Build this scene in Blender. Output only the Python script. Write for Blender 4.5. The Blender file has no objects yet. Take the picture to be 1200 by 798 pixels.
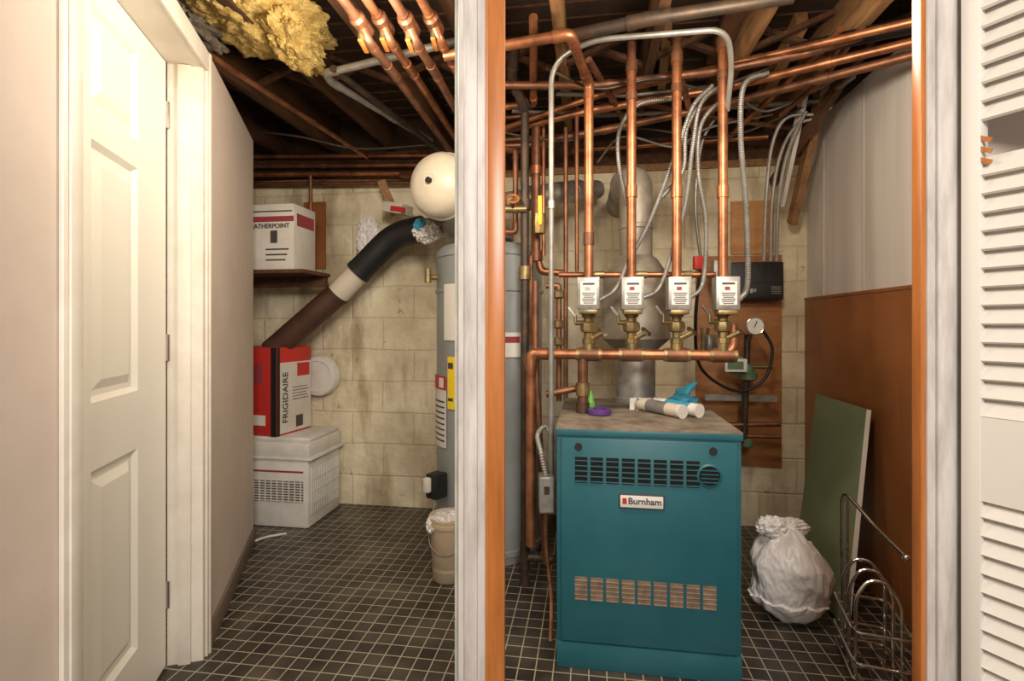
import bpy, bmesh, math, random
from mathutils import Vector, Matrix, noise, Euler
random.seed(7)
scene = bpy.context.scene
EYE = 1.18
SK = 0.15            # the cellar is turned 8.5 deg clockwise
RZ = -math.atan(SK)
F = 600.0

def S(u, v, d):      # image pixel coordinates + estimated depth -> metres
    return Vector(((u-600)/F*d, d, EYE+(380-v)/F*d))
def W(u, v, d0):     # same, on a vertical plane parallel to the rear wall
    return S(u, v, d0/(1+SK*(u-600)/F))

# ------------------------------------------------------------ materials
def mat(name, c, rough=0.6, metal=0.0, c2=None, scale=8.0, bump=0.0, bscale=None, lo=0.35, hi=0.7, detail=6, spec=0.5, stretch=None):
    m = bpy.data.materials.new(name); m.use_nodes = True
    nt = m.node_tree; b = nt.nodes['Principled BSDF']
    b.inputs['Base Color'].default_value = (*c, 1)
    b.inputs['Roughness'].default_value = rough
    b.inputs['Metallic'].default_value = metal
    b.inputs['Specular IOR Level'].default_value = spec
    tc = nt.nodes.new('ShaderNodeTexCoord')
    src = tc.outputs['Object']
    if stretch:
        mp = nt.nodes.new('ShaderNodeMapping'); mp.inputs['Scale'].default_value = stretch
        nt.links.new(src, mp.inputs['Vector']); src = mp.outputs['Vector']
    if c2:
        n = nt.nodes.new('ShaderNodeTexNoise'); n.inputs['Scale'].default_value = scale; n.inputs['Detail'].default_value = detail
        n.inputs['Roughness'].default_value = 0.65
        nt.links.new(src, n.inputs['Vector'])
        r = nt.nodes.new('ShaderNodeValToRGB')
        r.color_ramp.elements[0].position = lo; r.color_ramp.elements[0].color = (*c, 1)
        r.color_ramp.elements[1].position = hi; r.color_ramp.elements[1].color = (*c2, 1)
        nt.links.new(n.outputs['Fac'], r.inputs['Fac'])
        nt.links.new(r.outputs['Color'], b.inputs['Base Color'])
    if bump:
        n2 = nt.nodes.new('ShaderNodeTexNoise'); n2.inputs['Scale'].default_value = bscale or scale*4; n2.inputs['Detail'].default_value = 5
        nt.links.new(src, n2.inputs['Vector'])
        bp = nt.nodes.new('ShaderNodeBump'); bp.inputs['Strength'].default_value = bump; bp.inputs['Distance'].default_value = 0.01
        nt.links.new(n2.outputs['Fac'], bp.inputs['Height']); nt.links.new(bp.outputs['Normal'], b.inputs['Normal'])
    return m

def block_mat():
    m = mat('painted_block', (0.62,0.51,0.33), 0.8); nt = m.node_tree; b = nt.nodes['Principled BSDF']
    tc = nt.nodes.new('ShaderNodeTexCoord'); sp = nt.nodes.new('ShaderNodeSeparateXYZ'); cb = nt.nodes.new('ShaderNodeCombineXYZ')
    nt.links.new(tc.outputs['Object'], sp.inputs[0]); nt.links.new(sp.outputs['X'], cb.inputs['X']); nt.links.new(sp.outputs['Z'], cb.inputs['Y'])
    br = nt.nodes.new('ShaderNodeTexBrick'); br.offset = 0.5
    br.inputs['Scale'].default_value = 1.0; br.inputs['Brick Width'].default_value = 0.42; br.inputs['Row Height'].default_value = 0.205
    br.inputs['Mortar Size'].default_value = 0.009; br.inputs['Mortar Smooth'].default_value = 1.0
    br.inputs['Color1'].default_value = (0.86,0.77,0.56,1); br.inputs['Color2'].default_value = (0.82,0.73,0.53,1); br.inputs['Mortar'].default_value = (0.78,0.68,0.48,1)
    nw = nt.nodes.new('ShaderNodeTexNoise'); nw.inputs['Scale'].default_value = 3; nw.inputs['Detail'].default_value = 3
    nt.links.new(cb.outputs[0], nw.inputs['Vector'])
    vs = nt.nodes.new('ShaderNodeVectorMath'); vs.operation = 'SCALE'; vs.inputs['Scale'].default_value = 0.022
    nt.links.new(nw.outputs['Color'], vs.inputs[0])
    va = nt.nodes.new('ShaderNodeVectorMath'); va.operation = 'ADD'
    nt.links.new(cb.outputs[0], va.inputs[0]); nt.links.new(vs.outputs[0], va.inputs[1])
    nt.links.new(va.outputs[0], br.inputs['Vector'])
    def stain(scale, lo, hi, col, fac, prev, detail=9, st=None, off=0.0):
        src = tc.outputs['Object']
        if st:
            mp = nt.nodes.new('ShaderNodeMapping'); mp.inputs['Scale'].default_value = st; mp.inputs['Location'].default_value=(off,off,off)
            nt.links.new(src, mp.inputs['Vector']); src = mp.outputs['Vector']
        n = nt.nodes.new('ShaderNodeTexNoise'); n.inputs['Scale'].default_value = scale; n.inputs['Detail'].default_value = detail; n.inputs['Roughness'].default_value = 0.6
        nt.links.new(src, n.inputs['Vector'])
        r = nt.nodes.new('ShaderNodeValToRGB'); r.color_ramp.elements[0].position = lo; r.color_ramp.elements[1].position = hi
        r.color_ramp.elements[0].color = (*col,1); r.color_ramp.elements[1].color = (1,1,1,1)
        nt.links.new(n.outputs['Fac'], r.inputs['Fac'])
        mx = nt.nodes.new('ShaderNodeMixRGB'); mx.blend_type = 'MULTIPLY'; mx.inputs['Fac'].default_value = fac
        nt.links.new(prev, mx.inputs['Color1']); nt.links.new(r.outputs['Color'], mx.inputs['Color2'])
        return mx.outputs['Color']
    o = stain(1.8, 0.36, 0.58, (0.60,0.55,0.50), 0.95, br.outputs['Color'], 6)
    o = stain(3.2, 0.36, 0.50, (0.50,0.43,0.34), 0.75, o, 7, (1.6,1.6,0.35), 3.7)
    o = stain(9, 0.28, 0.36, (0.22,0.17,0.12), 0.85, o, 5)
    nt.links.new(o, b.inputs['Base Color'])
    n3 = nt.nodes.new('ShaderNodeTexNoise'); n3.inputs['Scale'].default_value = 26; n3.inputs['Detail'].default_value = 8
    nt.links.new(tc.outputs['Object'], n3.inputs['Vector'])
    ma = nt.nodes.new('ShaderNodeMath'); ma.operation = 'MULTIPLY_ADD'; ma.inputs[1].default_value = -0.55
    nt.links.new(br.outputs['Fac'], ma.inputs[0]); nt.links.new(n3.outputs['Fac'], ma.inputs[2])
    bp = nt.nodes.new('ShaderNodeBump'); bp.inputs['Strength'].default_value = 0.7; bp.inputs['Distance'].default_value = 0.010
    nt.links.new(ma.outputs[0], bp.inputs['Height']); nt.links.new(bp.outputs['Normal'], b.inputs['Normal'])
    return m

def tile_mat():
    m = mat('dark_mosaic_tile', (0.04,0.035,0.03), 0.33); nt = m.node_tree; b = nt.nodes['Principled BSDF']
    tc = nt.nodes.new('ShaderNodeTexCoord'); mp = nt.nodes.new('ShaderNodeMapping'); mp.inputs['Rotation'].default_value = (0,0,-RZ)
    nt.links.new(tc.outputs['Object'], mp.inputs['Vector'])
    br = nt.nodes.new('ShaderNodeTexBrick'); br.offset = 0.0
    br.inputs['Scale'].default_value = 1.0; br.inputs['Brick Width'].default_value = 0.06; br.inputs['Row Height'].default_value = 0.06
    br.inputs['Mortar Size'].default_value = 0.0024; br.inputs['Mortar Smooth'].default_value = 0.2
    br.inputs['Color1'].default_value = (0.020,0.017,0.015,1); br.inputs['Color2'].default_value = (0.044,0.037,0.030,1); br.inputs['Mortar'].default_value = (0.38,0.32,0.23,1)
    nt.links.new(mp.outputs[0], br.inputs['Vector'])
    n = nt.nodes.new('ShaderNodeTexNoise'); n.inputs['Scale'].default_value = 5; n.inputs['Detail'].default_value = 8
    nt.links.new(tc.outputs['Object'], n.inputs['Vector'])
    r = nt.nodes.new('ShaderNodeValToRGB'); r.color_ramp.elements[0].position = 0.45; r.color_ramp.elements[1].position = 0.75
    r.color_ramp.elements[0].color = (0,0,0,1); r.color_ramp.elements[1].color = (0.18,0.15,0.11,1)
    nt.links.new(n.outputs['Fac'], r.inputs['Fac'])
    mx = nt.nodes.new('ShaderNodeMixRGB'); mx.blend_type = 'ADD'; mx.inputs['Fac'].default_value = 0.4
    nt.links.new(br.outputs['Color'], mx.inputs['Color1']); nt.links.new(r.outputs['Color'], mx.inputs['Color2'])
    nt.links.new(mx.outputs['Color'], b.inputs['Base Color'])
    bp = nt.nodes.new('ShaderNodeBump'); bp.inputs['Strength'].default_value = 0.5; bp.inputs['Distance'].default_value = 0.002; bp.invert = True
    nt.links.new(br.outputs['Fac'], bp.inputs['Height']); nt.links.new(bp.outputs['Normal'], b.inputs['Normal'])
    return m

M_BLOCK = block_mat(); M_TILE = tile_mat()
M_WALL = mat('plaster_beige', (0.68,0.575,0.50), 0.7, c2=(0.60,0.50,0.43), scale=3, bump=0.08, bscale=14)
M_TRIM = mat('trim_white', (0.80,0.75,0.67), 0.45, c2=(0.68,0.61,0.52), scale=6)
M_POST = mat('casing_aged_white', (0.60,0.555,0.52), 0.55, c2=(0.34,0.30,0.27), scale=9, lo=0.42, hi=0.75, stretch=(3,3,0.5))
M_DOOR = mat('door_white', (0.86,0.83,0.75), 0.4, bump=0.18, bscale=60, stretch=(3,3,0.3))
M_LOUV = mat('louvre_white', (0.70,0.66,0.60), 0.5)
M_ORANGE = mat('varnished_pine', (0.50,0.175,0.040), 0.35, c2=(0.32,0.10,0.022), scale=6, stretch=(6,6,0.5))
M_DRY = mat('drywall_edge', (0.32,0.33,0.27), 0.8, c2=(0.5,0.48,0.42), scale=12)
M_WHITEPANEL = mat('grey_white_panel', (0.76,0.71,0.67), 0.6, c2=(0.62,0.57,0.53), scale=2.5, stretch=(3,3,0.2))
M_BROWN = mat('brown_hardboard', (0.34,0.125,0.040), 0.42, c2=(0.22,0.075,0.022), scale=2.2)
M_BASE = mat('baseboard_grey', (0.16,0.12,0.09), 0.6)
M_JOIST = mat('old_joist', (0.050,0.022,0.010), 0.8, c2=(0.14,0.058,0.022), scale=7, bump=0.5, stretch=(4,0.6,4))
M_JOISTL = mat('newer_pine', (0.36,0.19,0.075), 0.7, c2=(0.17,0.08,0.035), scale=8, bump=0.3, stretch=(4,0.6,4))
M_SUB = mat('subfloor_dark', (0.020,0.010,0.006), 0.9, c2=(0.06,0.03,0.014), scale=6)
M_PLY = mat('plywood', (0.46,0.21,0.075), 0.6, c2=(0.29,0.115,0.036), scale=5, stretch=(1,1,4))
M_PLYL = mat('plywood_light', (0.60,0.31,0.11), 0.6, c2=(0.42,0.18,0.06), scale=5, stretch=(1,1,4))
M_COP = mat('copper', (0.52,0.215,0.10), 0.40, 0.75, c2=(0.22,0.088,0.045), scale=10, lo=0.36, hi=0.64)
M_COPD = mat('old_copper', (0.31,0.135,0.072), 0.48, 0.7, c2=(0.11,0.055,0.034), scale=12)
M_BRASS = mat('brass', (0.40,0.27,0.11), 0.42, 0.75, c2=(0.13,0.13,0.08), scale=30)
M_GALV = mat('galvanised', (0.50,0.49,0.46), 0.42, 0.7, c2=(0.26,0.24,0.21), scale=14)
M_FLUE = mat('dull_flue_metal', (0.38,0.34,0.28), 0.55, 0.35, c2=(0.20,0.165,0.12), scale=7, bump=0.2, bscale=30)
M_COND = mat('conduit_grey', (0.34,0.33,0.31), 0.42, 0.5, c2=(0.22,0.205,0.18), scale=12)
M_IRON = mat('black_iron', (0.035,0.028,0.024), 0.5, 0.4, c2=(0.10,0.06,0.035), scale=15)
M_TEAL = mat('teal_enamel', (0.013,0.100,0.128), 0.42, c2=(0.026,0.132,0.160), scale=3.5, hi=0.75, detail=10)
M_TEALD = mat('teal_dark', (0.006,0.07,0.09), 0.5)
M_TAN = mat('burner_tan', (0.26,0.18,0.12), 0.7, c2=(0.12,0.08,0.05), scale=25)
M_RUST = mat('dusty_rust_top', (0.12,0.085,0.06), 0.8, c2=(0.27,0.23,0.18), scale=11, bump=0.2)
M_BLACK = mat('black_plastic', (0.012,0.012,0.012), 0.5)
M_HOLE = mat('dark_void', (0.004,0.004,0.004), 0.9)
M_HEAT = mat('heater_grey', (0.30,0.32,0.32), 0.38, c2=(0.24,0.255,0.255), scale=3)
M_WHITE = mat('white_plastic', (0.72,0.70,0.66), 0.5, c2=(0.58,0.55,0.49), scale=8)
M_LABEL = mat('paper_label', (0.72,0.70,0.65), 0.6)
M_INK = mat('ink', (0.06,0.05,0.05), 0.6)
M_RED = mat('red_print', (0.50,0.025,0.02), 0.5)
M_YEL = mat('yellow_label', (0.85,0.62,0.03), 0.5)
M_CREAM = mat('cream_enamel', (0.64,0.58,0.47), 0.35, c2=(0.56,0.49,0.38), scale=5)
M_INS = mat('yellow_fibreglass', (0.88,0.66,0.24), 0.95, c2=(0.52,0.33,0.09), scale=26, lo=0.38, hi=0.62, bump=1.0, bscale=130)
M_DUST = mat('grey_dust_lint', (0.30,0.25,0.20), 0.95, c2=(0.12,0.09,0.07), scale=30, bump=1.0, bscale=90)
M_DUCTB = mat('brown_duct', (0.050,0.020,0.012), 0.6, c2=(0.085,0.035,0.022), scale=9)
M_BOXC = mat('carton_white', (0.66,0.62,0.55), 0.7, c2=(0.55,0.50,0.43), scale=5)
M_BAG = mat('plastic_bag_white', (0.74,0.71,0.69), 0.32, bump=0.5, bscale=30)
M_BAGP = mat('thin_shopping_bag', (0.84,0.80,0.78), 0.28, c2=(0.72,0.52,0.50), scale=5, lo=0.54, hi=0.74, bump=0.7, bscale=18)
M_GREEN = mat('green_board', (0.17,0.22,0.12), 0.6, c2=(0.21,0.245,0.14), scale=6)
M_CHROME = mat('chrome', (0.62,0.60,0.57), 0.2, 1.0)
M_BLUE = mat('blue_glove', (0.04,0.30,0.45), 0.5)
M_PURP = mat('purple_tape', (0.10,0.035,0.20), 0.4)
M_LIME = mat('green_cap', (0.15,0.45,0.08), 0.4)
M_GVALVE = mat('green_valve', (0.06,0.20,0.10), 0.5, c2=(0.20,0.14,0.07), scale=30)
M_BUCK = mat('bucket_tan', (0.56,0.45,0.31), 0.6, c2=(0.40,0.30,0.2), scale=5)
M_MAR = mat('maroon_print', (0.30,0.04,0.05), 0.6)

# ------------------------------------------------------------ builder
def frame(o, ang=0.0):
    return Matrix.Translation(Vector(o)) @ Matrix.Rotation(ang, 4, 'Z')

def catmull(pts, n=8):
    P = [Vector(p) for p in pts]; P = [2*P[0]-P[1]] + P + [2*P[-1]-P[-2]]; out = []
    for i in range(1, len(P)-2):
        p0,p1,p2,p3 = P[i-1:i+3]
        for k in range(n):
            t = k/n
            out.append(0.5*((2*p1)+(p2-p0)*t+(2*p0-5*p1+4*p2-p3)*t*t+(3*p1-p0-3*p2+p3)*t**3))
    out.append(P[-2]); return out

class B:
    def __init__(s, name, M=None):
        s.name=name; s.M=M or Matrix.Identity(4); s.v=[]; s.f=[]; s.mi=[]; s.mats=[]
    def _m(s, m):
        if m not in s.mats: s.mats.append(m)
        return s.mats.index(m)
    def add(s, vs, fs, m):
        o=len(s.v); k=s._m(m); s.v += [Vector(v) for v in vs]
        for f in fs: s.f.append([i+o for i in f]); s.mi.append(k)
    def addbm(s, bm, m):
        bm.verts.ensure_lookup_table()
        s.add([v.co.copy() for v in bm.verts], [[v.index for v in f.verts] for f in bm.faces], m); bm.free()
    def box(s, c, size, m, rot=None, bev=0):
        bm=bmesh.new(); bmesh.ops.create_cube(bm, size=1)
        for v in bm.verts: v.co=Vector((v.co.x*size[0], v.co.y*size[1], v.co.z*size[2]))
        if bev: bmesh.ops.bevel(bm, geom=bm.edges[:], offset=bev, segments=2, affect='EDGES', profile=0.5)
        T=Matrix.Translation(Vector(c))
        if rot is not None: T = T @ (rot if isinstance(rot, Matrix) else Euler(rot).to_matrix().to_4x4())
        bm.transform(T); bm.verts.index_update(); s.addbm(bm, m)
    def bb(s, x0,x1,y0,y1,z0,z1,m,bev=0):
        s.box(((x0+x1)/2,(y0+y1)/2,(z0+z1)/2),(abs(x1-x0),abs(y1-y0),abs(z1-z0)),m,bev=bev)
    def beam(s, p0, p1, w, h, m, bev=0):
        p0=Vector(p0); p1=Vector(p1); d=p1-p0; q=d.to_track_quat('Y','Z').to_matrix().to_4x4()
        s.box((p0+p1)/2,(w,d.length,h),m,rot=q,bev=bev)
    def sweep(s, pts, rad, m, seg=12, cap=True):
        n=len(pts); pts=[Vector(p) for p in pts]
        if not hasattr(rad,'__len__'): rad=[rad]*n
        t0=(pts[1]-pts[0]).normalized(); up=Vector((0,0,1)) if abs(t0.z)<0.9 else Vector((1,0,0))
        nrm=t0.cross(up).normalized(); vs=[]; fs=[]
        for i,p in enumerate(pts):
            t=(pts[min(i+1,n-1)]-pts[max(i-1,0)])
            t=t.normalized() if t.length>1e-9 else t0
            nrm=(nrm-t*nrm.dot(t)); nrm=nrm.normalized() if nrm.length>1e-6 else t.orthogonal().normalized()
            bn=t.cross(nrm)
            for k in range(seg):
                a=2*math.pi*k/seg; vs.append(p+(nrm*math.cos(a)+bn*math.sin(a))*rad[i])
        for i in range(n-1):
            for k in range(seg):
                a=i*seg+k; b=i*seg+(k+1)%seg; fs.append([a,b,b+seg,a+seg])
        if cap: fs.append(list(range(seg))[::-1]); fs.append([(n-1)*seg+k for k in range(seg)])
        s.add(vs,fs,m)
    def fillet(s, pts, b):
        pts=[Vector(p) for p in pts]; out=[pts[0]]
        for i in range(1,len(pts)-1):
            a,c,e=pts[i-1],pts[i],pts[i+1]; l=min(b,(a-c).length*0.48,(e-c).length*0.48)
            p=c+(a-c).normalized()*l; q=c+(e-c).normalized()*l
            for k in range(7):
                t=k/6; out.append(p*(1-t)**2+c*2*t*(1-t)+q*t*t)
        out.append(pts[-1]); return out
    def pipe(s, pts, r, m, bend=None, fit=True, seg=14, fm=None):
        b=bend or r*2.2; s.sweep(s.fillet(pts,b), r, m, seg)
        if fit:
            P=[Vector(p) for p in pts]
            for i in range(1,len(P)-1):
                for q in (P[i-1],P[i+1]):
                    d=(q-P[i]); L=d.length
                    if L<b*2: continue
                    d.normalize(); a=P[i]+d*b*0.95; s.cyl(a, a+d*r*1.3, r*1.18, fm or m, seg=seg)
                s.sweep(s.fillet([P[i]+(P[i-1]-P[i]).normalized()*b, P[i], P[i]+(P[i+1]-P[i]).normalized()*b], b*0.98), r*1.12, fm or m, seg)
    def cyl(s, p0, p1, r, m, r2=None, seg=20):
        s.sweep([p0,p1],[r, r if r2 is None else r2],m,seg)
    def collar(s, p, d, r, L, m):
        d=Vector(d).normalized(); p=Vector(p); s.cyl(p-d*L/2,p+d*L/2,r,m)
    def flex(s, pts, r, m, n=10, seg=10, rib=True):
        c=catmull(pts,n)
        if rib:
            L=sum((c[i+1]-c[i]).length for i in range(len(c)-1)); N=max(8,int(L/0.005)); out=[]; cum=[0]
            for i in range(len(c)-1): cum.append(cum[-1]+(c[i+1]-c[i]).length)
            j=0
            for k in range(N+1):
                t=L*k/N
                while j<len(cum)-2 and cum[j+1]<t: j+=1
                out.append(c[j].lerp(c[j+1],(t-cum[j])/max(1e-9,cum[j+1]-cum[j])))
            s.sweep(out,[r*(1.0 if k%2 else 0.82) for k in range(N+1)],m,seg)
        else: s.sweep(c,r,m,seg)
    def lathe(s, o, axis, prof, m, seg=32):
        axis=Vector(axis).normalized(); q=axis.to_track_quat('Z','Y').to_matrix(); o=Vector(o); vs=[]; fs=[]
        for (r,z) in prof:
            for k in range(seg):
                a=2*math.pi*k/seg; vs.append(o+q@Vector((r*math.cos(a),r*math.sin(a),z)))
        for i in range(len(prof)-1):
            for k in range(seg):
                a=i*seg+k; b=i*seg+(k+1)%seg; fs.append([a,b,b+seg,a+seg])
        fs.append(list(range(seg))[::-1]); fs.append([(len(prof)-1)*seg+k for k in range(seg)])
        s.add(vs,fs,m)
    def ring(s, o, axis, R, r, m, seg=28, rs=8):
        axis=Vector(axis).normalized(); q=axis.to_track_quat('Z','Y').to_matrix(); o=Vector(o); vs=[]; fs=[]
        for i in range(seg):
            a=2*math.pi*i/seg
            for k in range(rs):
                b=2*math.pi*k/rs; vs.append(o+q@Vector(((R+r*math.cos(b))*math.cos(a),(R+r*math.cos(b))*math.sin(a),r*math.sin(b))))
        for i in range(seg):
            for k in range(rs):
                fs.append([i*rs+k,((i+1)%seg)*rs+k,((i+1)%seg)*rs+(k+1)%rs,i*rs+(k+1)%rs])
        s.add(vs,fs,m)
    def blob(s, c, sc, m, amp=0.3, freq=3, sub=4, seed=0, flat=None, ridge=False, fine=0.0):
        bm=bmesh.new(); bmesh.ops.create_icosphere(bm, subdivisions=sub, radius=1); c=Vector(c)
        for v in bm.verts:
            p=v.co*freq+Vector((seed*7.1,seed*3.3,seed))
            if fine: k=noise.noise(p)+0.45*noise.noise(p*2.1)
            else: k=noise.fractal(p,0.7,2.0,5) if not ridge else (0.5-abs(noise.noise(p))*2+0.5*(0.5-abs(noise.noise(p*2.3))*2))
            co=v.co*(1+amp*k+(fine*noise.noise(p*7)+fine*0.6*noise.noise(p*15) if fine else 0)); co=Vector((co.x*sc[0],co.y*sc[1],co.z*sc[2]))
            if flat is not None and co.z<-flat: co.z=-flat
            v.co=co+c
        bm.verts.index_update(); s.addbm(bm,m)
    def prism(s, a,b,c,d,th,m):
        a,b,c,d,th=map(Vector,(a,b,c,d,th))
        s.add([a,b,c,d,a+th,b+th,c+th,d+th],[[0,1,2,3],[7,6,5,4],[0,4,5,1],[1,5,6,2],[2,6,7,3],[3,7,4,0]],m)
    def done(s, parent=None, ang=35):
        me=bpy.data.meshes.new(s.name); me.from_pydata([tuple(v) for v in s.v],[],s.f)
        for m in s.mats: me.materials.append(m)
        me.polygons.foreach_set('material_index', s.mi); me.validate(); me.update()
        bm=bmesh.new(); bm.from_mesh(me); bmesh.ops.recalc_face_normals(bm, faces=bm.faces[:]); bm.to_mesh(me); bm.free()
        me.polygons.foreach_set('use_smooth',[True]*len(me.polygons))
        me.set_sharp_from_angle(angle=math.radians(ang))
        o=bpy.data.objects.new(s.name, me); scene.collection.objects.link(o); o.matrix_world=s.M
        if parent: o.parent=parent; 
        return o

def text(name, body, size, loc, rotM, m, parent, bold=0.0):
    cu=bpy.data.curves.new(name,'FONT'); cu.body=body; cu.size=size; cu.extrude=0.0008; cu.offset=bold; cu.align_x='CENTER'; cu.align_y='CENTER'
    cu.materials.append(m); o=bpy.data.objects.new(name,cu); scene.collection.objects.link(o)
    o.parent=parent; o.matrix_local=Matrix.Translation(Vector(loc)) @ rotM
    return o
UPR = Matrix.Rotation(math.pi/2,4,'X')      # text standing up facing -Y

# ------------------------------------------------------------ room shell
b=B('floor'); b.bb(-2.4,2.4,-1.6,3.7,-0.05,0,M_TILE); b.done()
BW=frame((0,3.206,0),RZ)
b=B('wall_back',BW); b.bb(-2.3,1.75,0,0.15,0,2.10,M_BLOCK); b.done()
b=B('trim_1',BW); b.bb(-2.3,1.75,0.0,0.12,2.10,2.30,M_JOIST); b.bb(-2.3,1.75,-0.02,0.0,2.10,2.14,M_JOISTL); b.bb(-2.3,1.75,0.0,0.12,2.30,2.5,M_SUB); b.done()
# right wall in its own frame: origin at rear corner, local +y = into depth
RW=frame((1.70,2.95,0),RZ)
b=B('wall_right',RW); b.bb(0,0.12,-2.05,0.05,0,2.30,M_WHITEPANEL)
for i in range(5): b.bb(-0.003,0,-0.22-i*0.4,-0.205-i*0.4,1.33,2.30,M_WHITEPANEL,bev=0.0012)
b.done()
b=B('brown_wall_panel',RW); b.bb(-0.012,-0.001,-2.0,0.0,0.0,1.325,M_BROWN); b.bb(-0.016,-0.001,-2.0,0.0,1.318,1.332,M_BROWN)
b.bb(-0.014,-0.001,-0.92,-0.915,0.0,1.318,M_BROWN); b.done()
b=B('wall_left_outer'); b.bb(-2.35,-2.25,-0.2,3.6,0,2.5,M_BLOCK); b.done()
# ceiling
CF=frame((0,3.206,0),RZ)
b=B('ceiling',CF); b.bb(-2.6,2.3,-2.5,0.2,2.50,2.53,M_SUB)
for i in range(24): b.bb(-2.6,2.3,-2.5+i*0.11,-2.495+i*0.11,2.492,2.50,M_JOIST)
b.done()
for i in range(12):
    x=-2.3+i*0.38
    b=B('ceiling_joist',CF); b.bb(x-0.02,x+0.02,-2.15,0.0,2.30,2.495,M_JOIST if i not in (7,9,10) else M_JOISTL,bev=0.003)
    for y in (-0.9,-1.7): # cross bridging nailed to the joist
        if i<11: b.beam((x+0.02,y,2.33),(x+0.36,y+0.02,2.47),0.03,0.02,M_JOIST); b.beam((x+0.02,y+0.05,2.47),(x+0.36,y+0.07,2.33),0.03,0.02,M_JOIST)
    b.done()
# left wall with door, frame: +x toward the viewer, +y toward the room
def lframe(x,y): 
    a=Vector((x,y,0)); return Matrix.Translation((-1.09,1.815,0)) @ Matrix.Rotation(math.atan2(a.y,a.x),4,'Z')
LM=lframe(0.259,-0.966); PM=lframe(0.308,-0.951)
b=B('wall_left',LM); b.bb(0.80,1.75,-0.11,0,0,2.16,M_WALL); b.bb(0,0.80,-0.11,0,2.10,2.16,M_WALL); b.done()
b=B('wall_partition',PM); b.bb(-1.00,0,-0.11,0,0,2.17,M_WALL); b.done()
b=B('baseboard_left',PM); b.bb(-1.00,-0.045,0,0.012,0,0.085,M_BASE,bev=0.002); b.done()
b=B('trim_2',LM)
for x0,x1 in ((-0.045,0.0),(0.80,0.87)):
    b.bb(x0,x1,0,0.010,0,2.15,M_TRIM,bev=0.003); b.bb(x0+0.012,x1-0.015,0.010,0.015,0,2.15,M_TRIM,bev=0.002)
b.bb(-0.045,0.87,0,0.012,2.08,2.15,M_TRIM,bev=0.003)
b.bb(0,0.018,-0.11,0,0,2.10,M_TRIM); b.bb(0.782,0.80,-0.11,0,0,2.10,M_TRIM); b.bb(0,0.8,-0.11,0,2.082,2.10,M_TRIM)
b.bb(0.018,0.030,-0.075,-0.035,0,2.08,M_TRIM,bev=0.002)
b.done()
# panelled door
DM=LM @ Matrix.Translation((0,-0.11,0))
b=B('door_1',DM)
X0,X1=0.03,0.78; c0,c1=0.245,0.51; zs=[(0.2,0.806),(0.98,1.651),(1.735,2.0)]
b.bb(X0,c0,-0.035,0,0.01,2.08,M_DOOR); b.bb(c1,X1,-0.035,0,0.01,2.08,M_DOOR)
zz=0.01
for z0,z1 in zs: b.bb(c0,c1,-0.035,0,zz,z0,M_DOOR); zz=z1
b.bb(c0,c1,-0.035,0,zz,2.08,M_DOOR)
for z0,z1 in zs:
    b.bb(c0,c1,-0.03,-0.014,z0,z1,M_DOOR)
    def fr(i0,i1,ya,yb):
        A=[(c0+i0,ya,z0+i0),(c1-i0,ya,z0+i0),(c1-i0,ya,z1-i0),(c0+i0,ya,z1-i0)]
        Bq=[(c0+i1,yb,z0+i1),(c1-i1,yb,z0+i1),(c1-i1,yb,z1-i1),(c0+i1,yb,z1-i1)]
        b.add(A+Bq,[[0,1,5,4],[1,2,6,5],[2,3,7,6],[3,0,4,7]],M_DOOR)
    fr(0,0.014,0.0,-0.0135); fr(0.030,0.055,-0.0135,-0.002)
    b.add([(c0+.055,-.002,z0+.055),(c1-.055,-.002,z0+.055),(c1-.055,-.002,z1-.055),(c0+.055,-.002,z1-.055)],[[0,1,2,3]],M_DOOR)
for z in (0.25,1.1,1.9): b.cyl((0.026,0.004,z-0.045),(0.026,0.004,z+0.045),0.007,M_CHROME)
b.done(ang=12)

# front partition, post and jambs
b=B('trim_3')
b.bb(-0.112,-0.05,1.002,1.08,0,2.05,M_DRY); b.bb(-0.104,-0.05,0.984,1.0,0,2.05,M_POST,bev=0.003); b.bb(-0.092,-0.066,0.976,0.986,0,2.05,M_POST,bev=0.004)
b.bb(-0.05,-0.014,0.98,1.08,0,2.05,M_ORANGE,bev=0.003); b.bb(-0.0505,-0.046,0.978,1.0,0,2.05,M_ORANGE)
b.done()
b=B('trim_4')
b.bb(0.787,0.797,0.985,1.008,0,2.05,M_ORANGE,bev=0.001); b.bb(0.797,0.90,1.0,1.016,0,2.05,M_POST); b.bb(0.797,0.870,0.982,1.0,0,2.05,M_POST,bev=0.004); b.bb(0.812,0.845,0.975,0.984,0,2.05,M_POST,bev=0.004)
b.done()
b=B('wall_front'); b.bb(0.90,2.2,1.0,1.10,0,2.5,M_WALL); b.bb(-0.86,0.90,1.0,1.10,2.05,2.5,M_WALL); b.done()

# louvred bifold door, hinged on the right jamb
la=math.atan2(-0.09,0.045)
LV=Matrix.Translation((0.848,0.968,0)) @ Matrix.Rotation(la,4,'Z')
b=B('louvred_bifold_door',LV)
w=0.42; t=0.03; top=2.02
b.bb(0,0.030,0,t,0.02,top,M_LOUV,bev=0.002); b.bb(w-0.045,w,0,t,0.02,top,M_LOUV,bev=0.002)
for z0,z1 in ((0.02,0.17),(0.855,1.01),(1.93,top)): b.bb(0.030,w-0.045,0.002,t-0.002,z0,z1,M_LOUV)
def slats(z0,z1,skip=()):
    n=int((z1-z0)/0.034)
    for i in range(n):
        if i in skip: continue
        z=z0+0.018+i*(z1-z0-0.02)/(n-1)*0.985
        b.box(((w-0.015)/2,t/2,z),(w-0.073,0.006,0.044),M_LOUV,rot=(math.radians(-33),0,0))
slats(0.17,0.855); slats(1.01,1.93,skip=(14,15))
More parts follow.
